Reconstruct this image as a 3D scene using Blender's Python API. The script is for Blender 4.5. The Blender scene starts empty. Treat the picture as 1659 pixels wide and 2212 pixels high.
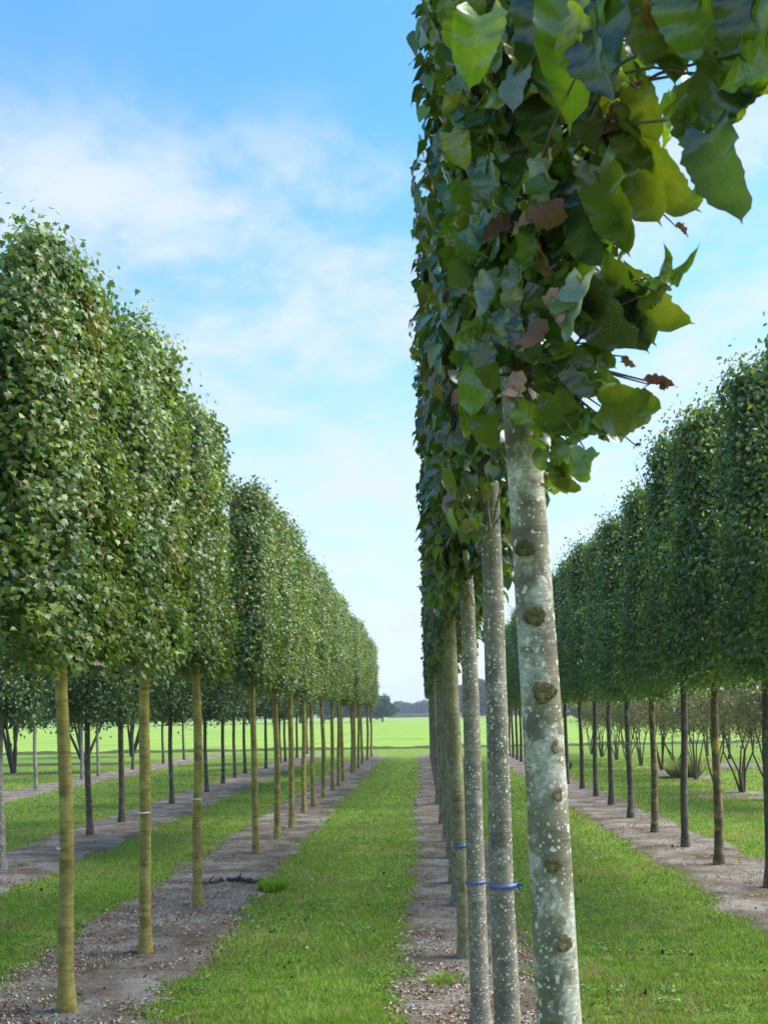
import bpy, math, random
import numpy as np
from mathutils import Vector, Matrix

C = bpy.context.scene
COL = C.collection
rng = np.random.default_rng(7)
random.seed(7)
PI = math.pi

# ------------------------------------------------------------------ camera
W, HT, F = 1659.0, 2212.0, 2235.0          # photograph as measured, focal length in its pixels
CX, CY = 829.5, 1542.0                     # principal point column, horizon row
H = 1.6
ROLL, YAW = 0.018, math.atan(0.0369)
fwd = Vector((-math.sin(YAW), math.cos(YAW), 0))
rgt = Vector((math.cos(YAW), math.sin(YAW), 0))
up = Vector((0, 0, 1))
cam_d = bpy.data.cameras.new('camera')
cam = bpy.data.objects.new('camera', cam_d)
COL.objects.link(cam)
xc = rgt * math.cos(ROLL) - up * math.sin(ROLL)
yc = rgt * math.sin(ROLL) + up * math.cos(ROLL)
M = Matrix.Identity(4)
for i in range(3):
    M[i][0] = xc[i]; M[i][1] = yc[i]; M[i][2] = -fwd[i]
M[2][3] = H
cam.matrix_world = M
cam_d.sensor_fit = 'VERTICAL'
cam_d.sensor_height = 36; cam_d.sensor_width = 27
cam_d.lens = 36 * F / HT
cam_d.shift_y = (CY - HT / 2) / HT
cam_d.clip_start = 0.05; cam_d.clip_end = 6000
cam_d.dof.use_dof = True
cam_d.dof.focus_distance = 4.5
cam_d.dof.aperture_fstop = 9.0
C.camera = cam

def ray(px, py):
    u, v = (px - CX) / F, (CY - py) / F
    a = u * math.cos(ROLL) + v * math.sin(ROLL)
    b = -u * math.sin(ROLL) + v * math.cos(ROLL)
    return fwd + rgt * a + up * b
def at(px, py, d):                          # a point at distance d along the camera's axis
    return Vector((0, 0, H)) + ray(px, py) * d
def ground(px, py):
    r = ray(px, py)
    return Vector((0, 0, H)) + r * (H / -r.z)

# ------------------------------------------------------------------ light
SUN_EL, SUN_AZ = math.radians(46), math.radians(82)   # azimuth from +Y towards +X
sdir = Vector((math.cos(SUN_EL) * math.sin(SUN_AZ), math.cos(SUN_EL) * math.cos(SUN_AZ), math.sin(SUN_EL)))
sun_d = bpy.data.lights.new('sun', 'SUN')
sun_d.energy = 2.5; sun_d.angle = math.radians(42); sun_d.color = (1, .95, .87)
sun = bpy.data.objects.new('sun', sun_d); COL.objects.link(sun)
sun.rotation_euler = sdir.to_track_quat('Z', 'Y').to_euler()

w = bpy.data.worlds.new('World'); C.world = w; w.use_nodes = True
nt = w.node_tree; N = nt.nodes; L = nt.links
bg = N['Background']; out = N['World Output']
sky = N.new('ShaderNodeTexSky'); sky.sky_type = 'NISHITA'; sky.sun_disc = False
sky.sun_elevation = SUN_EL; sky.sun_rotation = SUN_AZ
sky.air_density = 1.0; sky.dust_density = 0.6; sky.ozone_density = 2.5
bg.inputs['Strength'].default_value = 0.112
hs = N.new('ShaderNodeHueSaturation'); hs.inputs['Saturation'].default_value = 1.12; hs.inputs['Value'].default_value = 1.0
L.new(sky.outputs[0], hs.inputs['Color'])
tn = N.new('ShaderNodeMix'); tn.data_type = 'RGBA'; tn.blend_type = 'MULTIPLY'; tn.inputs[0].default_value = 1; tn.inputs[7].default_value = (.60, .92, 1.03, 1)
L.new(hs.outputs[0], tn.inputs[6]); L.new(tn.outputs[2], bg.inputs['Color'])
tc = N.new('ShaderNodeTexCoord'); sep = N.new('ShaderNodeSeparateXYZ'); L.new(tc.outputs['Generated'], sep.inputs[0])
def wm(op, a, b=None, c=None):
    n = N.new('ShaderNodeMath'); n.operation = op
    for i, v in enumerate((a, b, c)):
        if v is None: continue
        if isinstance(v, (int, float)): n.inputs[i].default_value = v
        else: L.new(v, n.inputs[i])
    return n.outputs[0]
zz = wm('ADD', wm('MAXIMUM', sep.outputs[2], 0.0), 0.22)
comb = N.new('ShaderNodeCombineXYZ')
L.new(wm('DIVIDE', sep.outputs[0], zz), comb.inputs[0]); L.new(wm('DIVIDE', sep.outputs[1], zz), comb.inputs[1])
mp = N.new('ShaderNodeMapping'); mp.inputs['Rotation'].default_value = (0, 0, 0.5); mp.inputs['Scale'].default_value = (1.0, 1.05, 1); mp.inputs['Location'].default_value = (3.4, 1.2, 0)
L.new(comb.outputs[0], mp.inputs[0])
n1 = N.new('ShaderNodeTexNoise'); n1.inputs['Scale'].default_value = 3.0; n1.inputs['Detail'].default_value = 11; n1.inputs['Roughness'].default_value = .64; n1.inputs['Distortion'].default_value = .25
L.new(mp.outputs[0], n1.inputs['Vector'])
cr = N.new('ShaderNodeMapRange'); cr.interpolation_type = 'SMOOTHSTEP'
cr.inputs[1].default_value = .37; cr.inputs[2].default_value = .68; cr.inputs[3].default_value = .0; cr.inputs[4].default_value = .9
L.new(n1.outputs[0], cr.inputs[0])
# thinner towards the zenith, a milky veil near the horizon
fade = N.new('ShaderNodeMapRange'); fade.interpolation_type = 'SMOOTHSTEP'; fade.inputs[1].default_value = .545; fade.inputs[2].default_value = .44; fade.inputs[3].default_value = .05; fade.inputs[4].default_value = 1
L.new(sep.outputs[2], fade.inputs[0])
veil = N.new('ShaderNodeMapRange'); veil.inputs[1].default_value = .48; veil.inputs[2].default_value = 0.0; veil.inputs[3].default_value = 0; veil.inputs[4].default_value = .95
L.new(sep.outputs[2], veil.inputs[0])
fac = wm('MAXIMUM', wm('MULTIPLY', cr.outputs[0], fade.outputs[0]), 0.0)
fac = wm('SUBTRACT', 1.0, wm('MULTIPLY', wm('SUBTRACT', 1.0, fac), wm('SUBTRACT', 1.0, veil.outputs[0])))
cb = N.new('ShaderNodeBackground'); cb.inputs[0].default_value = (.81, .89, 1.0, 1); cb.inputs[1].default_value = 0.325
ms = N.new('ShaderNodeMixShader'); L.new(fac, ms.inputs[0]); L.new(bg.outputs[0], ms.inputs[1]); L.new(cb.outputs[0], ms.inputs[2])
L.new(ms.outputs[0], out.inputs[0])

C.view_settings.view_transform = 'Standard'; C.view_settings.look = 'None'
C.view_settings.exposure = 1.70; C.view_settings.gamma = 1
C.cycles.use_denoising = True
C.cycles.max_bounces = 8; C.cycles.transparent_max_bounces = 8; C.cycles.transmission_bounces = 4
C.cycles.volume_bounces = 0

# ------------------------------------------------------------------ helpers
def mesh_np(name, verts, faces, mat, cols=None, smooth=False, lp=None):
    """faces: (n,k) int array of equal-sized polygons, or a list of such arrays"""
    if not isinstance(faces, list): faces = [faces]
    me = bpy.data.meshes.new(name)
    verts = np.asarray(verts, dtype=np.float32)
    me.vertices.add(len(verts)); me.vertices.foreach_set('co', verts.ravel())
    loops = np.concatenate([f.ravel() for f in faces]).astype(np.int32)
    sizes = np.concatenate([np.full(len(f), f.shape[1]) for f in faces])
    starts = np.concatenate([[0], np.cumsum(sizes)[:-1]]).astype(np.int32)
    me.loops.add(len(loops)); me.loops.foreach_set('vertex_index', loops)
    me.polygons.add(len(sizes)); me.polygons.foreach_set('loop_start', starts)
    if smooth: me.polygons.foreach_set('use_smooth', np.ones(len(sizes), dtype=bool))
    if cols is not None:
        ca = me.color_attributes.new('col', 'FLOAT_COLOR', 'POINT')
        c4 = np.ones((len(verts), 4), dtype=np.float32); c4[:, :3] = cols
        ca.data.foreach_set('color', c4.ravel())
    if lp is not None:
        ca = me.color_attributes.new('lp', 'FLOAT_COLOR', 'POINT')
        c4 = np.ones((len(verts), 4), dtype=np.float32); c4[:, :3] = lp
        ca.data.foreach_set('color', c4.ravel())
    me.update(calc_edges=True)
    me.materials.append(mat)
    return me
def link(name, me, parent=None, loc=None):
    o = bpy.data.objects.new(name, me); COL.objects.link(o)
    if parent: o.parent = parent
    if loc is not None: o.location = loc
    return o
def empty(name, loc, label, cat, group=None, rz=0):
    o = bpy.data.objects.new(name, None); COL.objects.link(o); o.empty_display_size = .2
    o.location = loc; o.rotation_euler = (0, 0, rz)
    o['label'] = label; o['category'] = cat
    if group: o['group'] = group
    return o
def tag(o, label=None, cat=None, group=None, kind=None):
    for k, v in (('label', label), ('category', cat), ('group', group), ('kind', kind)):
        if v: o[k] = v
    return o

def tube(path, radii, sides=10, cap=True, bump=0.0, seed=0):
    """verts, faces (quads) of a tube along path"""
    r0 = np.random.default_rng(seed)
    P = [Vector(p) for p in path]; n = len(P)
    V = []; F4 = []
    ph = r0.uniform(0, 6.28, 4)
    for i, p in enumerate(P):
        t = (P[min(i + 1, n - 1)] - P[max(i - 1, 0)]).normalized()
        a = t.cross(Vector((0, 1, 0.01))).normalized(); b = t.cross(a)
        for k in range(sides):
            th = 2 * PI * k / sides
            r = radii[i] * (1 + bump * (math.sin(2 * th + ph[0] + p.z * 2.1) + .6 * math.sin(3 * th + ph[1] - p.z * 5) + .5 * math.sin(9 * p.z + ph[2] + th)))
            V.append(p + (a * math.cos(th) + b * math.sin(th)) * r)
    for i in range(n - 1):
        for k in range(sides):
            k2 = (k + 1) % sides
            F4.append((i * sides + k, i * sides + k2, (i + 1) * sides + k2, (i + 1) * sides + k))
    return [tuple(v) for v in V], F4
class Acc:
    def __init__(s): s.v = []; s.q = []; s.t = []
    def tube(s, path, radii, sides=8, bump=0, seed=0):
        v, f = tube(path, radii, sides, bump=bump, seed=seed); b = len(s.v)
        s.v += v; s.q += [tuple(i + b for i in q) for q in f]
    def mesh(s, name, mat, smooth=True):
        fs = []
        if s.q: fs.append(np.array(s.q))
        if s.t: fs.append(np.array(s.t))
        return mesh_np(name, np.array(s.v), fs, mat, smooth=smooth)

# ------------------------------------------------------------------ materials
def new_mat(name):
    m = bpy.data.materials.new(name); m.use_nodes = True
    return m, m.node_tree.nodes, m.node_tree.links
def leaf_mat(name, rough=.38, transl=.35, spec=.5, tint=(1.25, 1.3, .45)):
    m, n, l = new_mat(name)
    p = n['Principled BSDF']; o = n['Material Output']
    a = n.new('ShaderNodeAttribute'); a.attribute_name = 'col'
    l.new(a.outputs['Color'], p.inputs['Base Color'])
    p.inputs['Roughness'].default_value = rough; p.inputs['Specular IOR Level'].default_value = spec
    if transl > 0:
        tr = n.new('ShaderNodeBsdfTranslucent')
        mu = n.new('ShaderNodeMix'); mu.data_type = 'RGBA'; mu.blend_type = 'MULTIPLY'; mu.inputs[0].default_value = 1
        l.new(a.outputs['Color'], mu.inputs[6]); mu.inputs[7].default_value = (*tint, 1)
        l.new(mu.outputs[2], tr.inputs[0])
        mx = n.new('ShaderNodeMixShader'); mx.inputs[0].default_value = transl
        l.new(p.outputs[0], mx.inputs[1]); l.new(tr.outputs[0], mx.inputs[2]); l.new(mx.outputs[0], o.inputs[0])
    return m
def noise(n, l, vec, scale, detail=4, rough=.55, dist=0):
    t = n.new('ShaderNodeTexNoise'); t.inputs['Scale'].default_value = scale; t.inputs['Detail'].default_value = detail
    t.inputs['Roughness'].default_value = rough; t.inputs['Distortion'].default_value = dist
    l.new(vec, t.inputs['Vector']); return t.outputs[0]
def ramp(n, l, fac, stops):
    r = n.new('ShaderNodeValToRGB'); e = r.color_ramp.elements
    while len(e) < len(stops): e.new(.5)
    for i, (p, c) in enumerate(stops):
        e[i].position = p; e[i].color = (*c, 1) if len(c) == 3 else c
    l.new(fac, r.inputs[0]); return r.outputs[0]
def mix(n, l, fac, a, b, mode='MIX'):
    m = n.new('ShaderNodeMix'); m.data_type = 'RGBA'; m.blend_type = mode
    for s, v in ((0, fac), (6, a), (7, b)):
        if isinstance(v, (int, float)): m.inputs[s].default_value = v
        elif isinstance(v, tuple): m.inputs[s].default_value = (*v, 1)
        else: l.new(v, m.inputs[s])
    return m.outputs[2]
def mapping(n, l, scale=(1, 1, 1), src='Object'):
    t = n.new('ShaderNodeTexCoord'); m = n.new('ShaderNodeMapping'); m.inputs['Scale'].default_value = scale
    l.new(t.outputs[src], m.inputs[0]); return m.outputs[0]
def bump(n, l, p, h, dist, strength=1):
    b = n.new('ShaderNodeBump'); b.inputs['Distance'].default_value = dist; b.inputs['Strength'].default_value = strength
    l.new(h, b.inputs['Height']); l.new(b.outputs[0], p.inputs['Normal'])
def bark(name, c_dark, c_mid, c_light, patch=None, dots=None, rings=.5, patch_t=(.5, .6), dot_scale=60, dot_size=.28, rnd=True):
    m, n, l = new_mat(name); p = n['Principled BSDF']; p.inputs['Roughness'].default_value = .85
    oi = n.new('ShaderNodeObjectInfo'); tcn = n.new('ShaderNodeTexCoord')
    add = n.new('ShaderNodeVectorMath'); add.operation = 'ADD'
    cx = n.new('ShaderNodeCombineXYZ')
    mu = n.new('ShaderNodeMath'); mu.operation = 'MULTIPLY'; mu.inputs[1].default_value = 40 if rnd else 0
    l.new(oi.outputs['Random'], mu.inputs[0]); l.new(mu.outputs[0], cx.inputs[2])
    l.new(tcn.outputs['Object'], add.inputs[0]); l.new(cx.outputs[0], add.inputs[1]); vec = add.outputs[0]
    mp = n.new('ShaderNodeMapping'); mp.inputs['Scale'].default_value = (1, 1, 6); l.new(vec, mp.inputs[0])
    base = ramp(n, l, noise(n, l, vec, 9, 6, .65), [(.3, c_dark), (.52, c_mid), (.72, c_light)])
    ring = noise(n, l, mp.outputs[0], 6, 5, .6)
    base = mix(n, l, ramp(n, l, ring, [(.5, (0, 0, 0)), (.62, (rings,) * 3)]), base, c_dark)
    hgt = ring
    if patch:
        pn = noise(n, l, vec, 7, 8, .72, .4)
        f = ramp(n, l, pn, [(patch_t[0], (0, 0, 0)), (patch_t[1], (1, 1, 1))])
        fine = noise(n, l, vec, 90, 3)
        base = mix(n, l, f, base, mix(n, l, ramp(n, l, fine, [(.4, (0, 0, 0)), (.62, (.6, .6, .6))]), patch, c_mid))
    if dots:
        for k, (sc, sz) in enumerate(((dot_scale, dot_size), (dot_scale * 2.1, dot_size * .9))):
            vo = n.new('ShaderNodeTexVoronoi'); vo.inputs['Scale'].default_value = sc
            wn = n.new('ShaderNodeTexNoise'); wn.inputs['Scale'].default_value = sc * 1.3; wn.inputs['Detail'].default_value = 4; l.new(vec, wn.inputs['Vector'])
            wa = n.new('ShaderNodeVectorMath'); wa.operation = 'MULTIPLY_ADD'; wa.inputs[1].default_value = (1.1 / sc,) * 3; l.new(wn.outputs['Color'], wa.inputs[0]); l.new(vec, wa.inputs[2]); l.new(wa.outputs[0], vo.inputs['Vector'])
            # only some cells carry a dot
            s2 = n.new('ShaderNodeSeparateColor'); l.new(vo.outputs['Color'], s2.inputs[0])
            mlt = n.new('ShaderNodeMath'); mlt.operation = 'MULTIPLY'; l.new(s2.outputs[0], mlt.inputs[0]); mlt.inputs[1].default_value = sz * 1.6
            lt = n.new('ShaderNodeMath'); lt.operation = 'LESS_THAN'; l.new(vo.outputs['Distance'], lt.inputs[0]); l.new(mlt.outputs[0], lt.inputs[1])
            g = n.new('ShaderNodeMath'); g.operation = 'GREATER_THAN'; l.new(s2.outputs[1], g.inputs[0]); g.inputs[1].default_value = .35
            mm = n.new('ShaderNodeMath'); mm.operation = 'MULTIPLY'; l.new(lt.outputs[0], mm.inputs[0]); l.new(g.outputs[0], mm.inputs[1])
            base = mix(n, l, mm.outputs[0], base, dots)
    l.new(base, p.inputs['Base Color'])
    fine = noise(n, l, mp.outputs[0], 30, 6, .7)
    s = n.new('ShaderNodeMath'); s.operation = 'ADD'; l.new(fine, s.inputs[0]); l.new(hgt, s.inputs[1])
    bump(n, l, p, s.outputs[0], .004, .8)
    return m

M_leaf_big = leaf_mat('broad leaves', .26, .32, .8)
def leaf_vein_mat():
    m = leaf_mat('veined broad leaves', .24, .34, .85); n, l = m.node_tree.nodes, m.node_tree.links
    att = [x for x in n if x.type == 'ATTRIBUTE'][0]; p = n['Principled BSDF']
    lp = n.new('ShaderNodeAttribute'); lp.attribute_name = 'lp'; sp = n.new('ShaderNodeSeparateXYZ'); l.new(lp.outputs['Vector'], sp.inputs[0])
    def mt(op, a, b=0.0):
        q = n.new('ShaderNodeMath'); q.operation = op
        for i, v in enumerate((a, b)):
            if isinstance(v, (int, float)): q.inputs[i].default_value = v
            else: l.new(v, q.inputs[i])
        return q.outputs[0]
    wv = mt('ABSOLUTE', mt('SUBTRACT', sp.outputs[1], .6)); tv = sp.outputs[0]
    mid = mt('LESS_THAN', wv, .011)
    fr = mt('FRACT', mt('MULTIPLY', mt('SUBTRACT', tv, mt('MULTIPLY', wv, .75)), 7.5))
    side = mt('LESS_THAN', mt('ABSOLUTE', mt('SUBTRACT', fr, .5)), .055)
    vein = mt('MAXIMUM', mid, mt('MULTIPLY', side, .35))
    cx = n.new('ShaderNodeCombineXYZ'); l.new(tv, cx.inputs[0]); l.new(sp.outputs[1], cx.inputs[1]); l.new(mt('MULTIPLY', sp.outputs[2], 30), cx.inputs[2]); vec = cx.outputs[0]
    blot = noise(n, l, vec, 3.0, 5, .65); spk = noise(n, l, vec, 26, 3, .6)
    c = mix(n, l, ramp(n, l, blot, [(.42, (0, 0, 0)), (.66, (.7, .7, .7))]), att.outputs['Color'], mix(n, l, 1, att.outputs['Color'], (1.9, 1.35, .6), 'MULTIPLY'))
    c = mix(n, l, ramp(n, l, spk, [(.62, (0, 0, 0)), (.70, (.7, .7, .7))]), c, (.16, .09, .03))
    c = mix(n, l, mt('MULTIPLY', vein, .45), c, mix(n, l, 1, att.outputs['Color'], (1.9, 1.7, 1.8), 'MULTIPLY'))
    l.new(c, p.inputs['Base Color'])
    mu = [x for x in n if x.type == 'MIX' and x.blend_type == 'MULTIPLY' and abs(x.inputs[7].default_value[0] - 1.25) < .01][0]
    l.new(c, mu.inputs[6])
    hh = mt('ADD', mt('MULTIPLY', blot, 1.0), mt('MULTIPLY', mt('ABSOLUTE', mt('SUBTRACT', fr, .5)), .5)); bump(n, l, p, hh, .004, .35); p.inputs['Coat Weight'].default_value = .3; p.inputs['Coat Roughness'].default_value = .16
    return m
M_leaf_vein = leaf_vein_mat()
M_leaf_small = leaf_mat('small leaves', .40, .32, .5)
M_leaf_dark = leaf_mat('dark small leaves', .34, .34, .75)
M_leaf_dry = leaf_mat('dried leaves', .8, .12, .2, (1, .8, .6))
M_leaf_far = leaf_mat('distant foliage', .7, .15, .2)
M_grass = leaf_mat('grass blades', .55, .25, .25, (1.3, 1.4, .5))
M_litter = leaf_mat('fallen leaves', .75, 0, .2)
M_bark_main1 = bark('lichen spotted smooth bark', (.115, .095, .06), (.20, .175, .115), (.27, .24, .17), (.47, .45, .38), (.60, .58, .48), .75, (.49, .56), 46, .25)
M_bark_main = bark('grey speckled bark', (.08, .076, .06), (.18, .155, .11), (.25, .22, .165), (.34, .32, .26), (.55, .52, .43), .4, (.54, .66), 66, .26)
M_bark_left = bark('olive ringed bark', (.125, .09, .02), (.30, .25, .055), (.42, .36, .12), (.20, .15, .05), None, .75, (.50, .60))
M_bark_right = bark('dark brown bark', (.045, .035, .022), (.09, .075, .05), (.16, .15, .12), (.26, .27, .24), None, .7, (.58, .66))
M_bark_amber = bark('amber patched bark', (.05, .035, .02), (.11, .08, .04), (.2, .16, .1), (.42, .26, .05), None, .7, (.5, .6))
M_bark_moss = bark('olive grey speckled bark', (.09, .075, .035), (.19, .165, .075), (.26, .23, .12), (.28, .29, .14), (.44, .43, .3), .5, (.5, .62), 66, .22)
M_bark_pale = bark('pale grey bark', (.10, .09, .065), (.20, .19, .15), (.29, .28, .23), None, (.5, .52, .48), .5, dot_scale=50)
M_bark_black = bark('near black bark', (.018, .016, .012), (.03, .026, .02), (.05, .045, .035), None, None, .4)
M_moss = None
def simple(name, c1, c2, scale, rough=.8, bd=.003):
    m, n, l = new_mat(name); p = n['Principled BSDF']; p.inputs['Roughness'].default_value = rough
    v = mapping(n, l); f = noise(n, l, v, scale, 5, .65)
    l.new(ramp(n, l, f, [(.35, c1), (.65, c2)]), p.inputs['Base Color'])
    if bd: bump(n, l, p, f, bd)
    return m
M_moss = simple('moss and lichen', (.02, .017, .009), (.15, .125, .035), 85, .95, .008)
M_blue = simple('blue tape', (.035, .07, .26), (.08, .14, .36), 60, .45, .001)
M_white = simple('white tag', (.55, .55, .45), (.75, .74, .66), 40, .5, .001)

# ------------------------------------------------------------------ leaves
def leaf_template(rows, fold=.18, curl=.25, base_lobes=False):
    """rows: list of (t, halfwidth). returns verts (t,w,z) and quads/tris"""
    V = []; Q = []
    for i, (t, hw) in enumerate(rows):
        z0 = -curl * t * t
        dz = .025 * math.sin(i * 1.1)
        V += [(t - (.13 if (base_lobes and i == 0) else 0), -hw, z0 + fold * hw + dz * (hw > .1)), (t, 0, z0), (t - (.13 if (base_lobes and i == 0) else 0), hw, z0 + fold * hw - dz * (hw > .1))]
    for i in range(len(rows) - 1):
        a, b = i * 3, (i + 1) * 3
        Q += [(a, a + 1, b + 1, b), (a + 1, a + 2, b + 2, b + 1)]
    return np.array(V), np.array(Q)
# heart-shaped leaf with a toothed rim, petiole at t<0 left to twigs
def serrated(n=19, wmax=.47):
    rows = []
    for i in range(n):
        t = i / (n - 1)
        prof = wmax * (math.sin(PI * min(1, (t * .93 + .13)) ** .82)) if t < 1 else 0
        prof = wmax * (math.sqrt(max(0, 1 - ((t - .34) / .60) ** 2)) if t < .9 else 0)
        prof = max(prof, wmax * .62 * (1 - t) ** .9 if t > .7 else 0)
        if t == 0: prof = wmax * .62
        if 0 < i < n - 1: prof *= 1 + (.028 if i % 2 else -.028) + .03 * math.sin(i * 2.4)
        rows.append((t, max(prof, .004)))
    return rows
T_BIG = leaf_template(serrated(), .22, .22, True)
T_MID = leaf_template([(0, .27), (.12, .43), (.35, .48), (.6, .36), (.82, .17), (1, .01)], .25, .25, True)
T_MAPLE = (np.array([(0, 0, 0), (.18, -.30, .08), (.12, -.55, .05), (.50, -.34, .04), (.62, -.46, -.02), (.68, -.2, -.05), (1, 0, -.2),
                     (.68, .2, -.05), (.62, .46, -.02), (.50, .34, .04), (.12, .55, .05), (.18, .30, .08), (.5, 0, -.06)], dtype=float),
           np.array([(0, 1, 3, 12), (1, 2, 3, 3), (3, 4, 5, 12), (12, 5, 6, 7), (12, 7, 8, 9), (12, 9, 11, 0), (9, 10, 11, 11)]))
T_OVAL = leaf_template([(0, .08), (.3, .36), (.65, .32), (1, .02)], .3, .2)
T_BLADE = (np.array([(0, -.5, 0), (0, .5, 0), (1, 0, 0)], dtype=float), np.array([(0, 1, 2)]))

def norm(a): return a / np.maximum(np.linalg.norm(a, axis=1, keepdims=True), 1e-9)
def leaves(P, A, Nn, size, width, cols, T, curlv=None, jit=0):
    """P base points, A axis, Nn rough normal, size length, width scale"""
    tv, tf = T
    A = norm(A); Nn = norm(Nn - A * np.sum(A * Nn, axis=1, keepdims=True)); S = np.cross(A, Nn)
    n, k = len(P), len(tv)
    cz = np.ones(n) if curlv is None else curlv
    V = (P[:, None] + size[:, None, None] * (tv[None, :, 0, None] * A[:, None] + (tv[None, :, 1] * width[:, None])[..., None] * S[:, None]
         + (tv[None, :, 2] * cz[:, None])[..., None] * Nn[:, None]))
    if jit: V = V + rng.normal(0, 1, V.shape) * (size[:, None] * jit * (np.abs(tv[None, :, 1]) > .05))[..., None]
    V = V.reshape(-1, 3)
    base = (np.arange(n) * k)[:, None, None]
    Fc = (tf[None] + base).reshape(-1, tf.shape[1])
    col = np.repeat(cols, k, axis=0)
    return V, Fc, col
def fix_deg(Fc):
    """split rows with a doubled index into triangles"""
    if Fc.shape[1] < 4: return [Fc]
    d = Fc[:, 2] == Fc[:, 3]
    return [x for x in (Fc[~d], Fc[d][:, :3]) if len(x)]

def pal(n, spec, r):
    """spec: list of (weight, rgb); jittered colours"""
    wts = np.array([s[0] for s in spec], float); wts /= wts.sum()
    c = np.array([s[1] for s in spec], float)[r.choice(len(spec), n, p=wts)]
    return np.clip(c * r.uniform(.78, 1.25, (n, 1)) * r.uniform(.92, 1.08, (n, 3)), 0, 1)

PAL_LEFT = [(5, (.095, .16, .045)), (4, (.13, .21, .05)), (3.2, (.22, .29, .04)), (1.2, (.06, .115, .05)), (.4, (.28, .12, .05)), (.5, (.28, .32, .08))]
PAL_SHADED = [(5, (.042, .085, .022)), (4, (.06, .115, .025)), (1.5, (.12, .17, .03))]  # shade behind the first left row, put into the leaf colour
PAL_RIGHT = [(5, (.105, .19, .042)), (4, (.15, .25, .055)), (2.6, (.28, .35, .05)), (1.0, (.05, .10, .030)), (.12, (.2, .10, .03))]
PAL_MAIN = [(4, (.075, .155, .022)), (2, (.045, .10, .026)), (3.5, (.14, .22, .02)), (1.2, (.20, .22, .025)), (.25, (.17, .10, .06))]

PAL_ROW = [(4, (.06, .125, .025)), (2.5, (.045, .095, .035)), (3, (.13, .20, .02)), (1.2, (.21, .22, .03)), (1.7, (.19, .12, .075)), (.6, (.12, .06, .045))]
def column_crown(name, seed, z0, z1, rx, ry, nclust, per, size, spec, mat, T, taper=.62, sig=.075, top_w=.18, stray=14, droop=.6, cx=0, hang=None, trim=None, panel=False):
    r = np.random.default_rng(seed)
    P, A, Nn, CO, SZ = [], [], [], [], []
    ph = r.uniform(0, 6.28, 6)
    cent = []
    for i in range(nclust):
        u = (i + r.uniform()) / nclust
        z = z0 + (z1 - z0) * u
        th = r.uniform(0, 2 * PI)
        # radius profile: ragged foot, full body, narrowing head
        prof = min(1, .72 + u * 3.5) * (1 if u < taper else 1 - (1 - top_w) * ((u - taper) / (1 - taper)) ** 1.25)
        prof *= 1 + .16 * math.sin(3 * th + ph[0] + z * 3) + .12 * math.sin(z * 7 + ph[1] + th) + .08 * math.sin(z * 15 + ph[2])
        rr = prof * (1 - .55 * r.uniform() ** 2.0)
        if i % stray == 0: rr *= 1.22; z += r.uniform(0, .12)
        if panel:     # clipped slab: squared plan, narrowing only along the row at the head
            rr = 1 - .5 * r.uniform() ** 2.2
            c_, s_ = math.cos(th), math.sin(th); bx = math.copysign(abs(c_) ** .55, c_); by = math.copysign(abs(s_) ** .75, s_)
            py = min(1, .86 + u * 2) * (1 if u < taper else 1 - (1 - top_w) * ((u - taper) / (1 - taper)) ** 1.6)
            px_ = min(1, .8 + u * 2) * (1 - .25 * u) * (1 + .14 * math.sin(5 * by + ph[0] + z * 4) + .10 * math.sin(z * 9 + ph[1]))
            if i % stray == 0: rr *= 1.15
            cent.append((cx + rx * rr * px_ * bx, ry * rr * py * by, z, math.atan2(s_ * rx / ry * 1.4, c_)))
            continue
        cent.append((cx + rx * rr * math.cos(th), ry * rr * math.sin(th), z, th))
    # a few leading shoots on top
    for k in range(6):
        a = r.uniform(0, 6.28); q_ = ry * top_w * .8 if panel else .05; cent.append((cx + .05 * math.cos(a), q_ * math.sin(a), z1 + r.uniform(-.15, .08), a))
    if hang:
        cent += hang
    cc = pal(len(cent), spec, r) * r.uniform(.62, 1.5, (len(cent), 1))
    for (x, y, z, th), c in zip(cent, cc):
        n = max(3, int(per * r.uniform(.55, 1.4)))
        s = sig * r.uniform(.7, 1.35)
        p = np.array([x, y, z]) + r.normal(0, 1, (n, 3)) * [s, s, s * 1.15]
        o = np.array([math.cos(th), math.sin(th), 0])
        a = o * .55 + np.array([0, 0, -droop]) + r.normal(0, .5, (n, 3))
        nn = o * .75 + np.array([0, 0, .75]) + r.normal(0, .42, (n, 3))
        cl = pal(n, spec, r) * .5 + c * .5
        P.append(p); A.append(a); Nn.append(nn); CO.append(cl); SZ.append(r.uniform(.7, 1.25, n) * size)
    P, A, Nn, CO, SZ = map(np.concatenate, (P, A, Nn, CO, SZ))
    if trim:
        k = (np.abs(P[:, 0]) < trim * r.uniform(.85, 1.08, len(P))) & (P[:, 2] > z0 - .12)
        P, A, Nn, CO, SZ = P[k], A[k], Nn[k], CO[k], SZ[k]
    V, Fc, col = leaves(P, A, Nn, SZ, r.uniform(.75, 1.1, len(P)), CO, T, r.uniform(.3, 2.2, len(P)))
    me = mesh_np(name, V, fix_deg(Fc), mat, col)
    return me, cent

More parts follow.
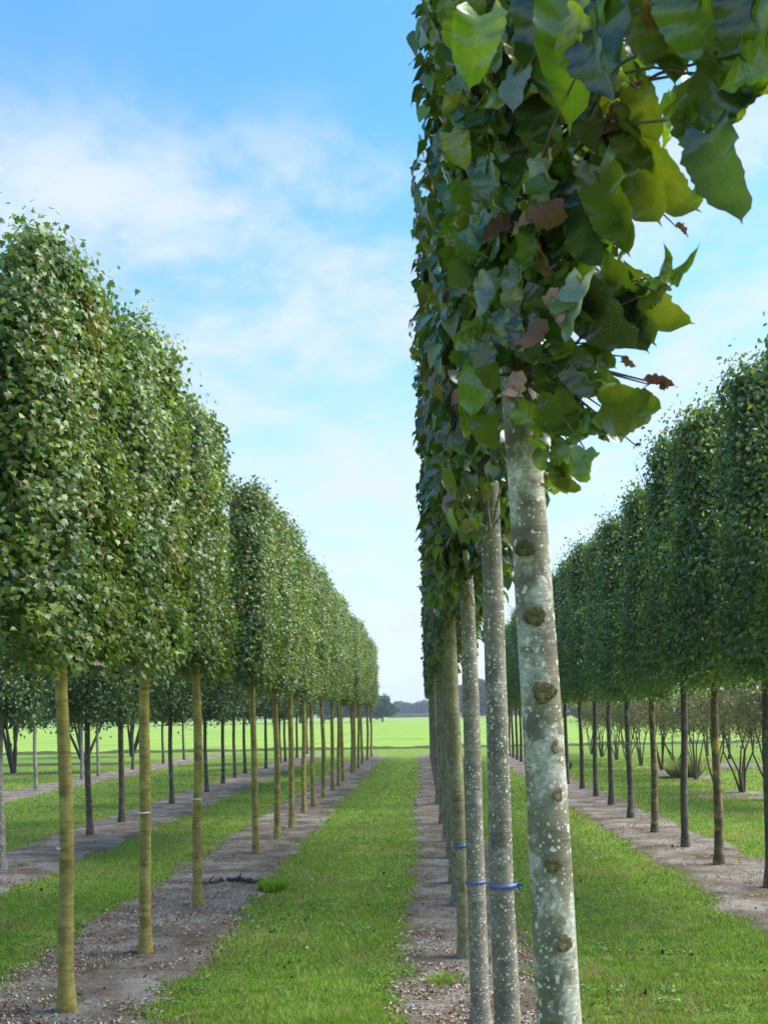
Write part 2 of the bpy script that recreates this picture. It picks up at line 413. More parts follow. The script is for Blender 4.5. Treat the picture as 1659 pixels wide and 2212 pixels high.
def trunk_mesh(name, seed, z_crown, z_top, r0, r1, mat, cent=None, sides=14, nlimb=16, reach=.26, wob=.012, step=.12, flare=1.45, limb_r=.008, bow=0.0):
    r = np.random.default_rng(seed)
    A = Acc(); ph = r.uniform(0, 6.28, 4)
    def axis(z): return Vector((wob * (math.sin(z * 1.7 + ph[0]) - math.sin(ph[0])) + wob * .4 * math.sin(z * 4.3 + ph[1]) + bow * z * z, wob * (math.sin(z * 1.4 + ph[2]) - math.sin(ph[2])), z))
    zs = list(np.arange(-.06, z_crown, step)) + list(np.linspace(z_crown, z_top, 8))
    rad = []
    for z in zs:
        k = z / z_crown
        rr = r0 + (r1 - r0) * min(1, max(0, k)) if k <= 1 else r1 * (1 - .88 * (z - z_crown) / (z_top - z_crown))
        if z < .15: rr *= 1 + (flare - 1) * (1 - max(z, 0) / .15)
        rad.append(rr)
    A.tube([axis(z) for z in zs], rad, sides, bump=.03, seed=seed)
    if cent:
        pick = [c for c in cent if c[2] > z_crown - .1]
        idx = r.choice(len(pick), min(nlimb, len(pick)), replace=False)
        ends = [Vector(pick[i][:3]) for i in idx]
    else:
        ends = []
        for i in range(nlimb):
            th = r.uniform(0, 6.28); z = z_crown + (z_top - z_crown) * (i + .6) / nlimb
            ends.append(Vector((reach * math.cos(th), reach * math.sin(th), z)))
    for e in ends:
        zb = max(z_crown - .05, e.z - r.uniform(.22, .5)); zb = min(zb, z_top - .1)
        b = axis(zb); mid = b.lerp(e, .5) + Vector((0, 0, -.03))
        A.tube([b, mid, e], [limb_r, limb_r * .7, limb_r * .3], 5, seed=seed)
    return A.mesh(name, mat)

# ------------------------------------------------------------------ ground, strips, fields
def flat(name, x0, x1, y0, y1, z, mat):
    me = mesh_np(name, np.array([(x0, y0, z), (x1, y0, z), (x1, y1, z), (x0, y1, z)]), np.array([(0, 1, 2, 3)]), mat)
    return link(name, me)
def grass_mat(name, greens, scale=1.0, straw=(.20, .19, .06)):
    m, n, l = new_mat(name); p = n['Principled BSDF']; p.inputs['Roughness'].default_value = .9; p.inputs['Specular IOR Level'].default_value = .1
    v = mapping(n, l, (scale, scale, scale))
    st = mapping(n, l, (2.6 * scale, .5 * scale, 1))
    a = noise(n, l, v, 1.1, 6, .6); b = noise(n, l, v, 14, 6, .7); c = noise(n, l, v, 90, 4, .7)
    base = ramp(n, l, a, [(.32, greens[0]), (.5, greens[1]), (.66, greens[2])])
    base = mix(n, l, ramp(n, l, b, [(.45, (0, 0, 0)), (.75, (.75, .75, .75))]), base, straw)
    base = mix(n, l, ramp(n, l, noise(n, l, st, 2.2, 5, .6), [(.4, (0, 0, 0)), (.62, (.45,) * 3)]), base, greens[2])
    base = mix(n, l, .6, base, ramp(n, l, c, [(.3, (.45, .45, .4)), (.7, (1.35, 1.35, 1.3))]), 'MULTIPLY')
    l.new(base, p.inputs['Base Color']); bump(n, l, p, c, .02, .7)
    return m
M_ground = grass_mat('mown grass', ((.10, .185, .018), (.14, .24, .024), (.19, .29, .035)), 1.0, (.27, .26, .10))
M_field = grass_mat('far meadow', ((.15, .27, .03), (.21, .34, .04), (.28, .385, .06)), .12, (.28, .35, .11))
g = flat('ground', -900, 900, -60, 1500, 0, M_ground); tag(g, kind='structure')
m_soil, n, l = new_mat('sandy soil'); p = n['Principled BSDF']; p.inputs['Roughness'].default_value = .95; p.inputs['Specular IOR Level'].default_value = .1
v = mapping(n, l)
a = noise(n, l, v, 2.2, 6, .62); b = noise(n, l, v, 26, 7, .72); c = noise(n, l, v, 120, 4, .7)
base = ramp(n, l, a, [(.36, (.165, .12, .08)), (.5, (.275, .228, .178)), (.62, (.385, .345, .29))])
base = mix(n, l, ramp(n, l, b, [(.54, (0, 0, 0)), (.70, (.8, .8, .8))]), base, (.085, .05, .035))
base = mix(n, l, ramp(n, l, noise(n, l, v, 3.4, 7, .7), [(.56, (0, 0, 0)), (.72, (.75, .75, .75))]), base, (.09, .13, .025))
base = mix(n, l, .7, base, ramp(n, l, c, [(.3, (.55, .53, .5)), (.7, (1.35, 1.35, 1.35))]), 'MULTIPLY')
l.new(base, p.inputs['Base Color'])
s = n.new('ShaderNodeMath'); s.operation = 'ADD'; l.new(b, s.inputs[0]); l.new(c, s.inputs[1]); bump(n, l, p, s.outputs[0], .025, 1)

def fnoise(x, y, seed, octs=((1.3, 1), (3.1, .5), (7.7, .3), (17, .18), (41, .12))):
    r = np.random.default_rng(seed); z = np.zeros_like(x)
    for f, a in octs:
        for k in range(3):
            th = r.uniform(0, 6.28); ff = f * r.uniform(.7, 1.3)
            z += a / 3 * np.sin((x * math.cos(th) + y * math.sin(th)) * ff * 2 + r.uniform(0, 6.28)) * np.sin((-x * math.sin(th) + y * math.cos(th)) * ff * 1.7 + r.uniform(0, 6.28))
    return z
STRIPS = [(-.13, .74, 2.0, 40, 1), (-2.58, -1.50, 2.5, 40.5, 2), (-5.12, -3.88, 6, 42, 3), (-9.4, -8.2, 14, 44, 4), (2.42, 3.5, 4, 40, 5)]
def edge(y, seed): return fnoise(y * 1.0, y * .3, seed, ((.8, .35), (2.2, .5), (6, .35), (15, .2))) * .22
def strip(x0, x1, y0, y1, seed):
    ys = [y0]
    while ys[-1] < y1: ys.append(ys[-1] + max(.02, ys[-1] * .0035))
    ys = np.array(ys); nx = 48
    U, Y = np.meshgrid(np.linspace(-.25, 1.25, nx), ys)
    X = x0 + (x1 - x0) * U
    wid = x1 - x0
    e0 = x0 + edge(Y, seed * 10 + 1); e1 = x1 + edge(Y, seed * 10 + 2)
    d = np.minimum(X - e0, e1 - X) + fnoise(X, Y, seed + 50, ((9, .6), (22, .5), (45, .3))) * .10
    Z = np.clip(d * .16, -.03, .014) + np.where(d > 0, 1, 0) * np.abs(fnoise(X, Y, seed + 60, ((6, .5), (19, .5), (48, .5)))) * .012
    V = np.stack([X, Y, Z], -1).reshape(-1, 3)
    ny = len(ys); i = np.arange(ny - 1)[:, None] * nx + np.arange(nx - 1)[None]
    Fc = np.stack([i, i + 1, i + nx + 1, i + nx], -1).reshape(-1, 4)
    o = link('soil_strip', mesh_np('soil_strip', V, Fc, m_soil, smooth=True)); tag(o, kind='structure')
for sd in STRIPS: strip(*sd)
def patch(cx, cy, rx, ry, seed, mat, name):
    V = [(cx, cy, .012)]; n_ = 48; r = np.random.default_rng(seed); ph = r.uniform(0, 6.28, 5)
    for ring, zz_ in ((.7, .012), (1, -.004)):
        for k in range(n_):
            t = 2 * PI * k / n_; q = ring * (1 + .18 * math.sin(3 * t + ph[0]) + .12 * math.sin(7 * t + ph[1]) + .07 * math.sin(13 * t + ph[2]))
            V.append((cx + rx * q * math.cos(t), cy + ry * q * math.sin(t), zz_))
    T3 = [(0, 1 + k, 1 + (k + 1) % n_) for k in range(n_)]
    Q = [(1 + k, 1 + n_ + k, 1 + n_ + (k + 1) % n_, 1 + (k + 1) % n_) for k in range(n_)]
    o = link(name, mesh_np(name, np.array(V), [np.array(T3), np.array(Q)], mat)); tag(o, kind='structure'); return o

YF = 47.0                                    # ditch line that closes the nursery
fld = flat('field', -700, 700, YF + .8, 520, .004, M_field); tag(fld, kind='structure')
M_ditch = simple('ditch growth', (.03, .045, .012), (.07, .085, .03), 3, .95, .02)
# low rough bank along the ditch
xs = np.arange(-60, 60, .25); V = []; 
for x in xs:
    h = .10 + .05 * math.sin(x * 1.3) * math.sin(x * .37 + 1) + random.uniform(0, .05)
    V += [(x, YF - .1, -.02), (x, YF + .15, h), (x, YF + .5, h * .9), (x, YF + .85, -.02)]
nn_ = len(xs); Fq = []
for i in range(nn_ - 1):
    for k in range(3): Fq.append((i * 4 + k, i * 4 + k + 1, i * 4 + 5 + k, i * 4 + 4 + k))
o = link('ditch_bank', mesh_np('ditch_bank', np.array(V), np.array(Fq), M_ditch)); tag(o, kind='structure')

# ------------------------------------------------------------------ grass blades and litter
def in_strip(x, y, margin=0):
    m_ = np.zeros(len(x), bool)
    for x0, x1, y0, y1, sd in STRIPS:
        e0 = x0 + edge(y, sd * 10 + 1); e1 = x1 + edge(y, sd * 10 + 2)
        d = np.minimum(x - e0, e1 - x) + fnoise(x, y, sd + 50, ((9, .6), (22, .5), (45, .3))) * .10
        m_ |= d > margin
    return m_
def scatter(n, y0, y1, power=1.6):
    """points in the part of the ground the photo shows, denser near the camera"""
    r = rng; u = r.uniform(0, 1, n)
    y = (y0 ** (1 - power) + u * (y1 ** (1 - power) - y0 ** (1 - power))) ** (1 / (1 - power))
    t = r.uniform(-.47, .39, n) ; x = t * y
    return x, y
x, y = scatter(620000, 4.6, 34, 1.9)
keep = ~in_strip(x, y, .0)
wd_ = np.clip(fnoise(x, y, 83, ((1.7, .6), (5, .6), (13, .4))), 0, 1)
keep |= ~in_strip(x, y, .10) & (rng.uniform(0, 1, len(x)) < .35)
keep |= rng.uniform(0, 1, len(x)) < .02 + .5 * np.clip(wd_ - .35, 0, 1)
pn = fnoise(x, y, 77, ((.6, .6), (1.9, .5), (5, .4)))
keep &= rng.uniform(0, 1, len(x)) < np.clip(.75 + pn * .8, .2, 1)
x, y, pn = x[keep], y[keep], pn[keep]; n_ = len(x)
P = np.stack([x, y, np.zeros(n_) - .003], -1)
A = np.stack([rng.normal(0, .55, n_), rng.normal(0, .55, n_), np.ones(n_)], -1)
Nn = np.stack([rng.normal(0, 1, n_), -np.ones(n_), rng.normal(0, .3, n_)], -1)
hgt = rng.uniform(.016, .042, n_) * (1 + y * .012) * np.clip(1 + 1.1 * fnoise(x, y, 79, ((2.3, .4), (6, .5), (14, .5))), .45, 2.3)
wd = .0035 * (1 + y * .16) / hgt
col = pal(n_, [(5, (.155, .27, .022)), (4, (.21, .33, .03)), (2, (.11, .20, .022)), (2.2, (.25, .28, .08)), (1.1, (.34, .30, .15))], rng)
pq = fnoise(x, y, 78, ((.9, .6), (2.7, .6), (8, .5), (20, .3)))
straw = np.clip((pq - .05) * 2.4, 0, .85)[:, None]; col = col * (1 - straw) + pal(n_, [(3, (.28, .27, .09)), (2, (.22, .25, .05)), (1, (.36, .31, .17))], rng) * straw
col *= (1 + .35 * np.clip(pn, -1, 1))[:, None]
V, Fc, cc = leaves(P, A, Nn, hgt, wd, col, T_BLADE)
o = link('grass', mesh_np('grass', V, Fc, M_grass, cc)); tag(o, 'short mown green grass blades covering the alleys', 'grass', kind='stuff')

# clover and small broad weeds in loose patches among the grass
x, y = scatter(90000, 4.6, 22, 2.0); cv = fnoise(x, y, 85, ((1.1, .6), (3.3, .6), (9, .5)))
k = (cv > .33) & ~in_strip(x, y, .12); x, y = x[k], y[k]; n_ = len(x)
P = np.stack([x, y, rng.uniform(.004, .03, n_)], -1)
V, Fc, cc = leaves(P, np.stack([rng.normal(0, 1, n_), rng.normal(0, 1, n_), rng.normal(.1, .2, n_)], -1), np.stack([rng.normal(0, .3, n_), rng.normal(0, .3, n_), np.ones(n_)], -1),
    rng.uniform(.012, .03, n_), rng.uniform(.8, 1.2, n_), pal(n_, [(3, (.10, .20, .05)), (2, (.17, .28, .06)), (1, (.26, .32, .12))], rng), T_OVAL)
o = link('clover', mesh_np('clover', V, Fc, M_grass, cc)); tag(o, 'small broad clover leaves growing in patches in the lawn', 'clover', kind='stuff')

def litter(name, n, y0, y1, power, strip_only, spec, size, label):
    x, y = scatter(n, y0, y1, power); ms_ = in_strip(x, y, -.05)
    cl = fnoise(x, y, 91, ((.7, .6), (2.2, .6), (6, .5)))
    k = (ms_ & (rng.uniform(0, 1, len(x)) < np.clip(.35 + cl * 1.3, .04, 1))) if strip_only else (rng.uniform(0, 1, len(x)) < .5)
    x, y = x[k], y[k]; n_ = len(x)
    P = np.stack([x, y, np.full(n_, .012 if not strip_only else .022)], -1)
    A = np.stack([rng.normal(0, 1, n_), rng.normal(0, 1, n_), rng.normal(.1, .25, n_)], -1)
    Nn = np.stack([rng.normal(0, .35, n_), rng.normal(0, .35, n_), np.ones(n_)], -1)
    V, Fc, cc = leaves(P, A, Nn, rng.uniform(.6, 1.3, n_) * size * (1 + y * .01), rng.uniform(.5, 1, n_), pal(n_, spec, rng), T_OVAL, rng.uniform(-3, 3, n_))
    o = link(name, mesh_np(name, V, Fc, M_litter, cc)); tag(o, label, 'leaves', kind='stuff')
litter('leaf_litter', 110000, 4.6, 40, 2.0, True, [(3, (.22, .13, .085)), (2, (.12, .075, .05)), (3, (.34, .26, .19)), (.6, (.26, .13, .08)), (1.5, (.44, .39, .33)), (1.2, (.12, .18, .04))], .019, 'brown and tan fallen leaves littering the bare soil strips')
litter('stray_leaves', 2600, 4.6, 25, 1.8, False, [(3, (.12, .07, .03)), (2, (.22, .17, .07)), (1, (.3, .24, .12)), (1, (.05, .04, .02))], .034, 'stray brown leaves fallen on the mown grass')

# ------------------------------------------------------------------ row trees
def ordinal(i): return ['first', 'second', 'third', 'fourth', 'fifth', 'sixth', 'seventh', 'eighth', 'ninth', 'tenth', 'eleventh', 'twelfth', 'thirteenth', 'fourteenth', 'fifteenth', 'sixteenth', 'seventeenth', 'eighteenth', 'nineteenth', 'twentieth', 'twenty-first', 'twenty-second', 'twenty-third', 'twenty-fourth', 'twenty-fifth'][i]
def place_name(i, n):
    if i == n - 1: return 'last at far end of'
    if i > n * .6: return ordinal(n - 1 - i) + ' from far end of'
    return ordinal(i) + ' from near end of'

# left row
left_parts = []
for k in range(4):
    cm, cent = column_crown('crown', 100 + k, 1.97, 4.02, .19, .64, 560, 84, .036, PAL_LEFT, M_leaf_small, T_MAPLE, taper=.74, top_w=.62, stray=70, sig=.055, panel=True)
    tm = trunk_mesh('trunk', 200 + k, 1.95, 3.95, .0425, .033, M_bark_left, cent, nlimb=26, limb_r=.006)
    left_parts.append((tm, cm))
right_parts = []
for k in range(4):
    cm, cent = column_crown('crown', 300 + k, 2.02, 4.82, .28, .56, 480, 62, .046, PAL_RIGHT, M_leaf_dark, T_OVAL, taper=.16, top_w=.06, sig=.078, stray=8, panel=True)
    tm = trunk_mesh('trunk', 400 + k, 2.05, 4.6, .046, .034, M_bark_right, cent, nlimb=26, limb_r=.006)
    right_parts.append((tm, cm))
shaded_parts = []
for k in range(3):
    cm, cent = column_crown('crown', 350 + k, 1.66, 4.1, .44, .46, 260, 60, .045, PAL_SHADED, M_leaf_small, T_OVAL, taper=.6, sig=.085, stray=12)
    shaded_parts.append((trunk_mesh('trunk', 450 + k, 1.9, 3.9, .046, .034, M_bark_right, cent, nlimb=14, limb_r=.006), cm))
def put_tree(name, parts, loc, label, cat, group, rz=0, s=1.0, sz=1.0, lean=0.0, tmat=None):
    e = empty(name, loc, label, cat, group, 0)
    e.rotation_euler = (0, -lean, 0)
    t = link('trunk', parts[0], e); c = link('crown', parts[1], e)
    c.rotation_euler.z = rz; c.scale = (s, s, sz)
    if tmat:
        key = parts[0].name + tmat.name
        if key not in TM:
            TM[key] = parts[0].copy(); TM[key].materials[0] = tmat
        t.data = TM[key]
    return e, t, c
TM = {}
def band(parent, z, r, h, mat, name, label=None, seed=0, knot=False, lean=0):
    A_ = Acc(); r_ = np.random.default_rng(seed); n = 16; V = []; Q = []
    prof = [(z - h / 2, r), (z - h / 2, r + .003), (z + h / 2, r + .003), (z + h / 2, r)]
    for zz_, rr in prof:
        for k in range(n):
            th = 2 * PI * k / n; V.append((rr * math.cos(th), rr * math.sin(th), zz_ + lean * math.cos(th)))
    for i in range(3):
        for k in range(n): Q.append((i * n + k, i * n + (k + 1) % n, (i + 1) * n + (k + 1) % n, (i + 1) * n + k))
    if knot:   # the tied end sticking out towards the path
        b = len(V)
        for p_ in [(r, -.012, z - .006), (r + .016, -.022, z - .004), (r + .017, -.021, z + .005), (r, -.010, z + .006), (r, -.02, z - .006), (r + .008, -.03, z - .016), (r + .011, -.029, z - .010), (r, -.018, z + .006)]: V.append(p_)
        Q += [(b, b + 1, b + 2, b + 3), (b + 4, b + 5, b + 6, b + 7)]
    o = link(name, mesh_np(name, np.array(V), np.array(Q), mat), parent)
    if label: o['label'] = label
    return o

lpx = [(145, 2190), (317, 2062), (428, 1958), (555, 1845), (600, 1815), (632, 1790), (657, 1757)]
lpos = [ground(*q) for q in lpx]
for xpx in (671, 694, 714, 727, 737, 757, 763, 771, 780, 791, 800):
    d = 1.6 * F / ((912 - xpx) / 1.2); lpos.append(Vector((-1.90, d, 0)))
look_left = ['slim tree with olive trunk', 'slim tree with yellowish ringed trunk', 'slender tree with mottled ochre trunk']
nL = len(lpos)
for i, p_ in enumerate(lpos):
    pt = left_parts[(i * 3 + 1) % 4]
    extra = ''
    if i == 0: lab = 'slim tree with a small white tag, nearest whole trunk beside the left soil strip'
    elif i == 1: lab = 'slim tree with straight olive trunk between the two tagged trunks left of the path'
    elif i == 2: lab = 'slim tree just in front of the dark log, left of the grass path'
    elif i == 3: lab = 'slim ochre-trunked tree just behind the gap and log in the row left of the path'
    else: lab = f'{look_left[i % 3]}, {place_name(i, nL)} row left of path'
    e, t, c = put_tree('column_tree', pt, p_, lab, 'tree', 'slim column trees in the row left of the grass path', rz=(i // 4 % 2) * PI + (random.uniform(-.06, .06)), s=1.0 if i < 4 else random.uniform(.96, 1.06), sz=[1.0, 1.03, 1.03, 1.03][i] if i < 4 else random.uniform(.99, 1.05), lean=random.uniform(-.006, .014))
    c.scale.y *= [1.12, 1.12, .76, .92][i] if i < 4 else 1.0
    if i in (0, 1, 2):
        zt = {0: at(140, 1835, p_.y).z, 1: at(315, 1757, p_.y).z, 2: at(425, 1727, p_.y).z}[i]
        band(e, zt, .0405, .010, M_white, 'tag', 'small off-white tie around the trunk', seed=i, knot=True)

# right row
rpx = [(1553, 1870), (1480, 1832), (1415, 1800), (1362, 1768), (1320, 1740), (1287, 1722), (1258, 1705), (1225, 1695)]
rpos = [Vector((3.02, 7.85, 0)), Vector((3.02, 9.2, 0))] + [ground(*q) for q in rpx]
yy = rpos[-1].y
while yy < 36: yy += 1.45; rpos.append(Vector((3.08, yy, 0)))
look_right = ['dark green tree with brown trunk', 'bushy tree with grey-brown trunk', 'dark crowned tree with lichen-grey trunk']
nR = len(rpos)
for i, p_ in enumerate(rpos):
    if i == 0: lab = 'dark leafy tree whose crown is cut by the right edge of the photo'
    elif i == 1: lab = 'dark green tree whose trunk stands on the right edge of the photo'
    elif i == 2: lab = 'dark green tree with amber patch low on its trunk'
    else: lab = f'{look_right[i % 3]}, {place_name(i - 1, nR - 1)} right row'
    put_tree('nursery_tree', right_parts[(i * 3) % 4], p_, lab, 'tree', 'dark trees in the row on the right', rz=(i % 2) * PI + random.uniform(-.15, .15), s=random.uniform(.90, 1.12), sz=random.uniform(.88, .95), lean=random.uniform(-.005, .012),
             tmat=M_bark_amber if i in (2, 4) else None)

# second left row and the pale row beyond it
r2 = [ground(*q) for q in ((5, 1882), (195, 1806), (263, 1778), (372, 1738), (447, 1712), (482, 1694), (508, 1682), (530, 1672))]
for xpx in (571, 603, 614, 639, 662): r2.append(Vector((-4.72, 1.6 * F / ((912 - xpx) / 2.95), 0)))
look2 = ['shaded tree with thin grey trunk', 'shaded tree with dark slender trunk', 'shaded tree with brownish thin trunk']
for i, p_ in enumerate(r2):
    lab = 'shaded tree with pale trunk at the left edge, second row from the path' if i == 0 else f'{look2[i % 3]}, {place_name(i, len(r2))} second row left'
    put_tree('row_tree', shaded_parts[i % 3], p_, lab, 'tree', 'shaded trees in the second row left of the path', rz=i * 1.3, s=random.uniform(1, 1.12), sz=random.uniform(.97, 1.03), tmat=M_bark_pale if i == 0 else M_bark_right)
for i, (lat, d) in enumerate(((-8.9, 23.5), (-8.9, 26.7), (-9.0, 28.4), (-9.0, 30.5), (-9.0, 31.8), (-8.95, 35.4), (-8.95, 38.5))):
    put_tree('pale_tree', shaded_parts[(i + 1) % 3], (lat, d, 0), f'thin pale-trunked tree, {place_name(i, 7)} third row left', 'tree', 'thin pale trees in the third row left of the path', rz=i * 1.1, s=.95, sz=.93, tmat=M_bark_pale if i < 3 else M_bark_right)

# ------------------------------------------------------------------ main row, close to the camera
M_big_parts = []
for k in range(4):
    cm, cent = column_crown('crown', 500 + k, 2.22, 4.15, .185, .58, 420, 16, .058, PAL_ROW, M_leaf_big, T_MID, taper=.8, sig=.05, top_w=.5, stray=25, droop=.85, trim=.235, panel=True)
    tm = trunk_mesh('trunk', 600 + k, 2.3, 4.0, .049, .036, M_bark_main, cent, nlimb=30, limb_r=.005, sides=20, wob=.003)
    M_big_parts.append((tm, cm))
main = [(at(1073, 1449, 3.7), at(1095, 2212, 3.7), 'grey speckled tree with a blue tape, directly behind the big foreground trunk'),
        (at(1012, 1449, 5.1), at(1037, 2212, 5.1), 'grey trunked tree with blue band, third in the foreground row'),
        (at(975, 1400, 6.75), ground(1007, 2073), 'tree with thin yellow-green trunk, fourth in the foreground row')]
mpos = []
for a_, b_, lab in main:
    t_ = (0 - b_.z) / (a_.z - b_.z); base_ = b_ + (a_ - b_) * t_
    dirv = (a_ - b_); lean = math.atan2(-dirv.x, dirv.z)
    mpos.append((base_, lean, lab))
for i, (px, py) in enumerate(((990, 1960), (982, 1911), (974, 1856), (966, 1820), (957, 1782), (947, 1739))):
    mpos.append((ground(px, py), .014, None))
yy = mpos[-1][0].y
while yy < 38: yy += 1.45; mpos.append((Vector((.30, yy, 0)), .008, None))
nM = len(mpos)
for i, (p_, lean, lab) in enumerate(mpos):
    if lab is None: lab = f'{["grey trunked tree", "narrow lichen-barked tree"][i % 2]} {place_name(i + 1, nM + 1)} foreground row'
    e, t, c = put_tree('lime_tree', M_big_parts[i % 4], p_, lab, 'tree', 'broad-leaved trees in the row nearest the camera', rz=(i % 2) * PI, s=[.92, .95, 1.0][i % 3], sz=1, lean=lean, tmat=M_bark_moss if i in (2, 4, 5, 7) else None)
    c.location.z = [.13, .0, .0][i] if i < 3 else 0
    c.location.x = [-.01, .03, .08][i] if i < 3 else .05
    if i == 0: band(e, at(1090, 1912, 3.7).z, .0475, .016, M_blue, 'tape', 'bright blue tape tied round the trunk', knot=True, lean=.002)
    if i == 1: band(e, at(1030, 1905, 5.1).z, .0475, .014, M_blue, 'tape', 'faded blue tape round the trunk', lean=.003)
    if i == 2: band(e, at(1000, 1824, 6.75).z, .0475, .022, M_blue, 'tape', 'blue tape tied round the trunk', knot=True, lean=.003)

# foreground tree
D1 = 2.2
a_, b_ = at(1130, 1000, D1), at(1203, 2212, D1)
t_ = -b_.z / (a_.z - b_.z); base1 = b_ + (a_ - b_) * t_
lean1 = math.atan2(-(a_ - b_).x, (a_ - b_).z)
T1 = empty('lime_tree', base1, 'big foreground tree with lichen-spotted pale trunk and large hanging leaves', 'tree', 'broad-leaved trees in the row nearest the camera')
T1.rotation_euler = (0, -lean1, 0)
inv = Matrix.Rotation(-lean1, 4, 'Y').inverted() @ Matrix.Translation(-base1)
tm = trunk_mesh('trunk', 701, 2.35, 3.9, .0515, .037, M_bark_main1, None, sides=40, nlimb=14, reach=.2, limb_r=.006, wob=.006, step=.03)
link('trunk', tm, T1)
def axis_x(z): return 0
# moss-grown knots where side shoots were cut
def knot_mesh(r, seed):
    rr = np.random.default_rng(seed); nu, nv = 40, 22; V = []; Q = []
    for i in range(nv):
        ph_ = PI * i / (nv - 1)
        for k in range(nu):
            th = 2 * PI * k / nu
            q = r * (1 + rr.normal(0, .045) + .10 * math.sin(th + seed) + .08 * math.sin(3 * th + 2 * seed) + .04 * math.sin(7 * th + seed))
            x_ = math.sin(ph_) * math.cos(th); z_ = math.sin(ph_) * math.sin(th); y_ = -math.cos(ph_)
            rad = math.hypot(x_, z_)
            dent = -.30 * math.exp(-(rad / .33) ** 2) if y_ < 0 else 0
            V.append((x_ * q * 1.02, (y_ * .06 + (-dent) * .2) * q, z_ * q * .86))
    for i in range(nv - 1):
        for k in range(nu): Q.append((i * nu + k, i * nu + (k + 1) % nu, (i + 1) * nu + (k + 1) % nu, (i + 1) * nu + k))
    return mesh_np('knot', np.array(V), np.array(Q), M_moss, smooth=True)
for k, (px, py, rp) in enumerate(((1133, 1190, 24), (1152, 1336, 27), (1170, 1497, 30), (1199, 1612, 20), (1203, 1713, 21), (1190, 1862, 21), (1215, 2030, 24))):
    # point on the front face of the trunk
    r_t = .0515 + (.037 - .0515) * ((1542 - py) / F * D1 + 1.6) / 2.35
    cxp = 1130 + (py - 1000) * (73 / 1212)
    off = (px - cxp) / F * D1; off = max(-r_t * .85, min(r_t * .85, off))
    yo = -math.sqrt(r_t ** 2 - off ** 2)
    P0 = inv @ at(px, py, D1 )
    ko = link('knot', knot_mesh(rp / F * D1 * .86, 30 + k), T1)
    ko.location = (off, yo + .002, P0.z); ko.rotation_euler = (0, 0, math.atan2(off, -yo))

# random body of the crown
r = np.random.default_rng(42)
P, A, Nn, CO, SZ, TW = [], [], [], [], [], []
for i in range(270):
    z = r.uniform(2.50, 3.75); th = r.uniform(0, 2 * PI)
    full = min(1, .30 + (z - 2.50) * 2.0)
    rx = .21 * full; ry = .30 * full
    k = 1 - .6 * r.uniform() ** 1.8
    c0 = Vector((max(-.12, .055 + rx * k * math.cos(th)), ry * k * math.sin(th), z))
    TW.append(c0)
    n_ = int(r.uniform(4, 10)); o_ = np.array([math.cos(th), math.sin(th), 0])
    P.append(np.array(c0) + r.normal(0, .045, (n_, 3))); A.append(o_ * .3 + np.array([0, 0, -.95]) + r.normal(0, .4, (n_, 3)))
    Nn.append(o_ * .8 + np.array([0, 0, .5]) + r.normal(0, .45, (n_, 3))); CO.append(pal(n_, PAL_MAIN, r)); SZ.append(r.uniform(.04, .082, n_))
P = [q_ * 1.0 for q_ in P]
for q_ in P: q_[:, 0] = np.maximum(q_[:, 0], -.12 + r.uniform(0, .03, len(q_)))
for a_2, q_ in zip(A, P): a_2[q_[:, 0] < -.06, 0] = np.abs(a_2[q_[:, 0] < -.06, 0]) * .5
V1, F1, c1 = leaves(*map(np.concatenate, (P, A, Nn, SZ)), r.uniform(.75, 1.05, sum(map(len, P))), np.concatenate(CO), T_BIG, r.uniform(.2, 3.2, sum(map(len, P))), .006)
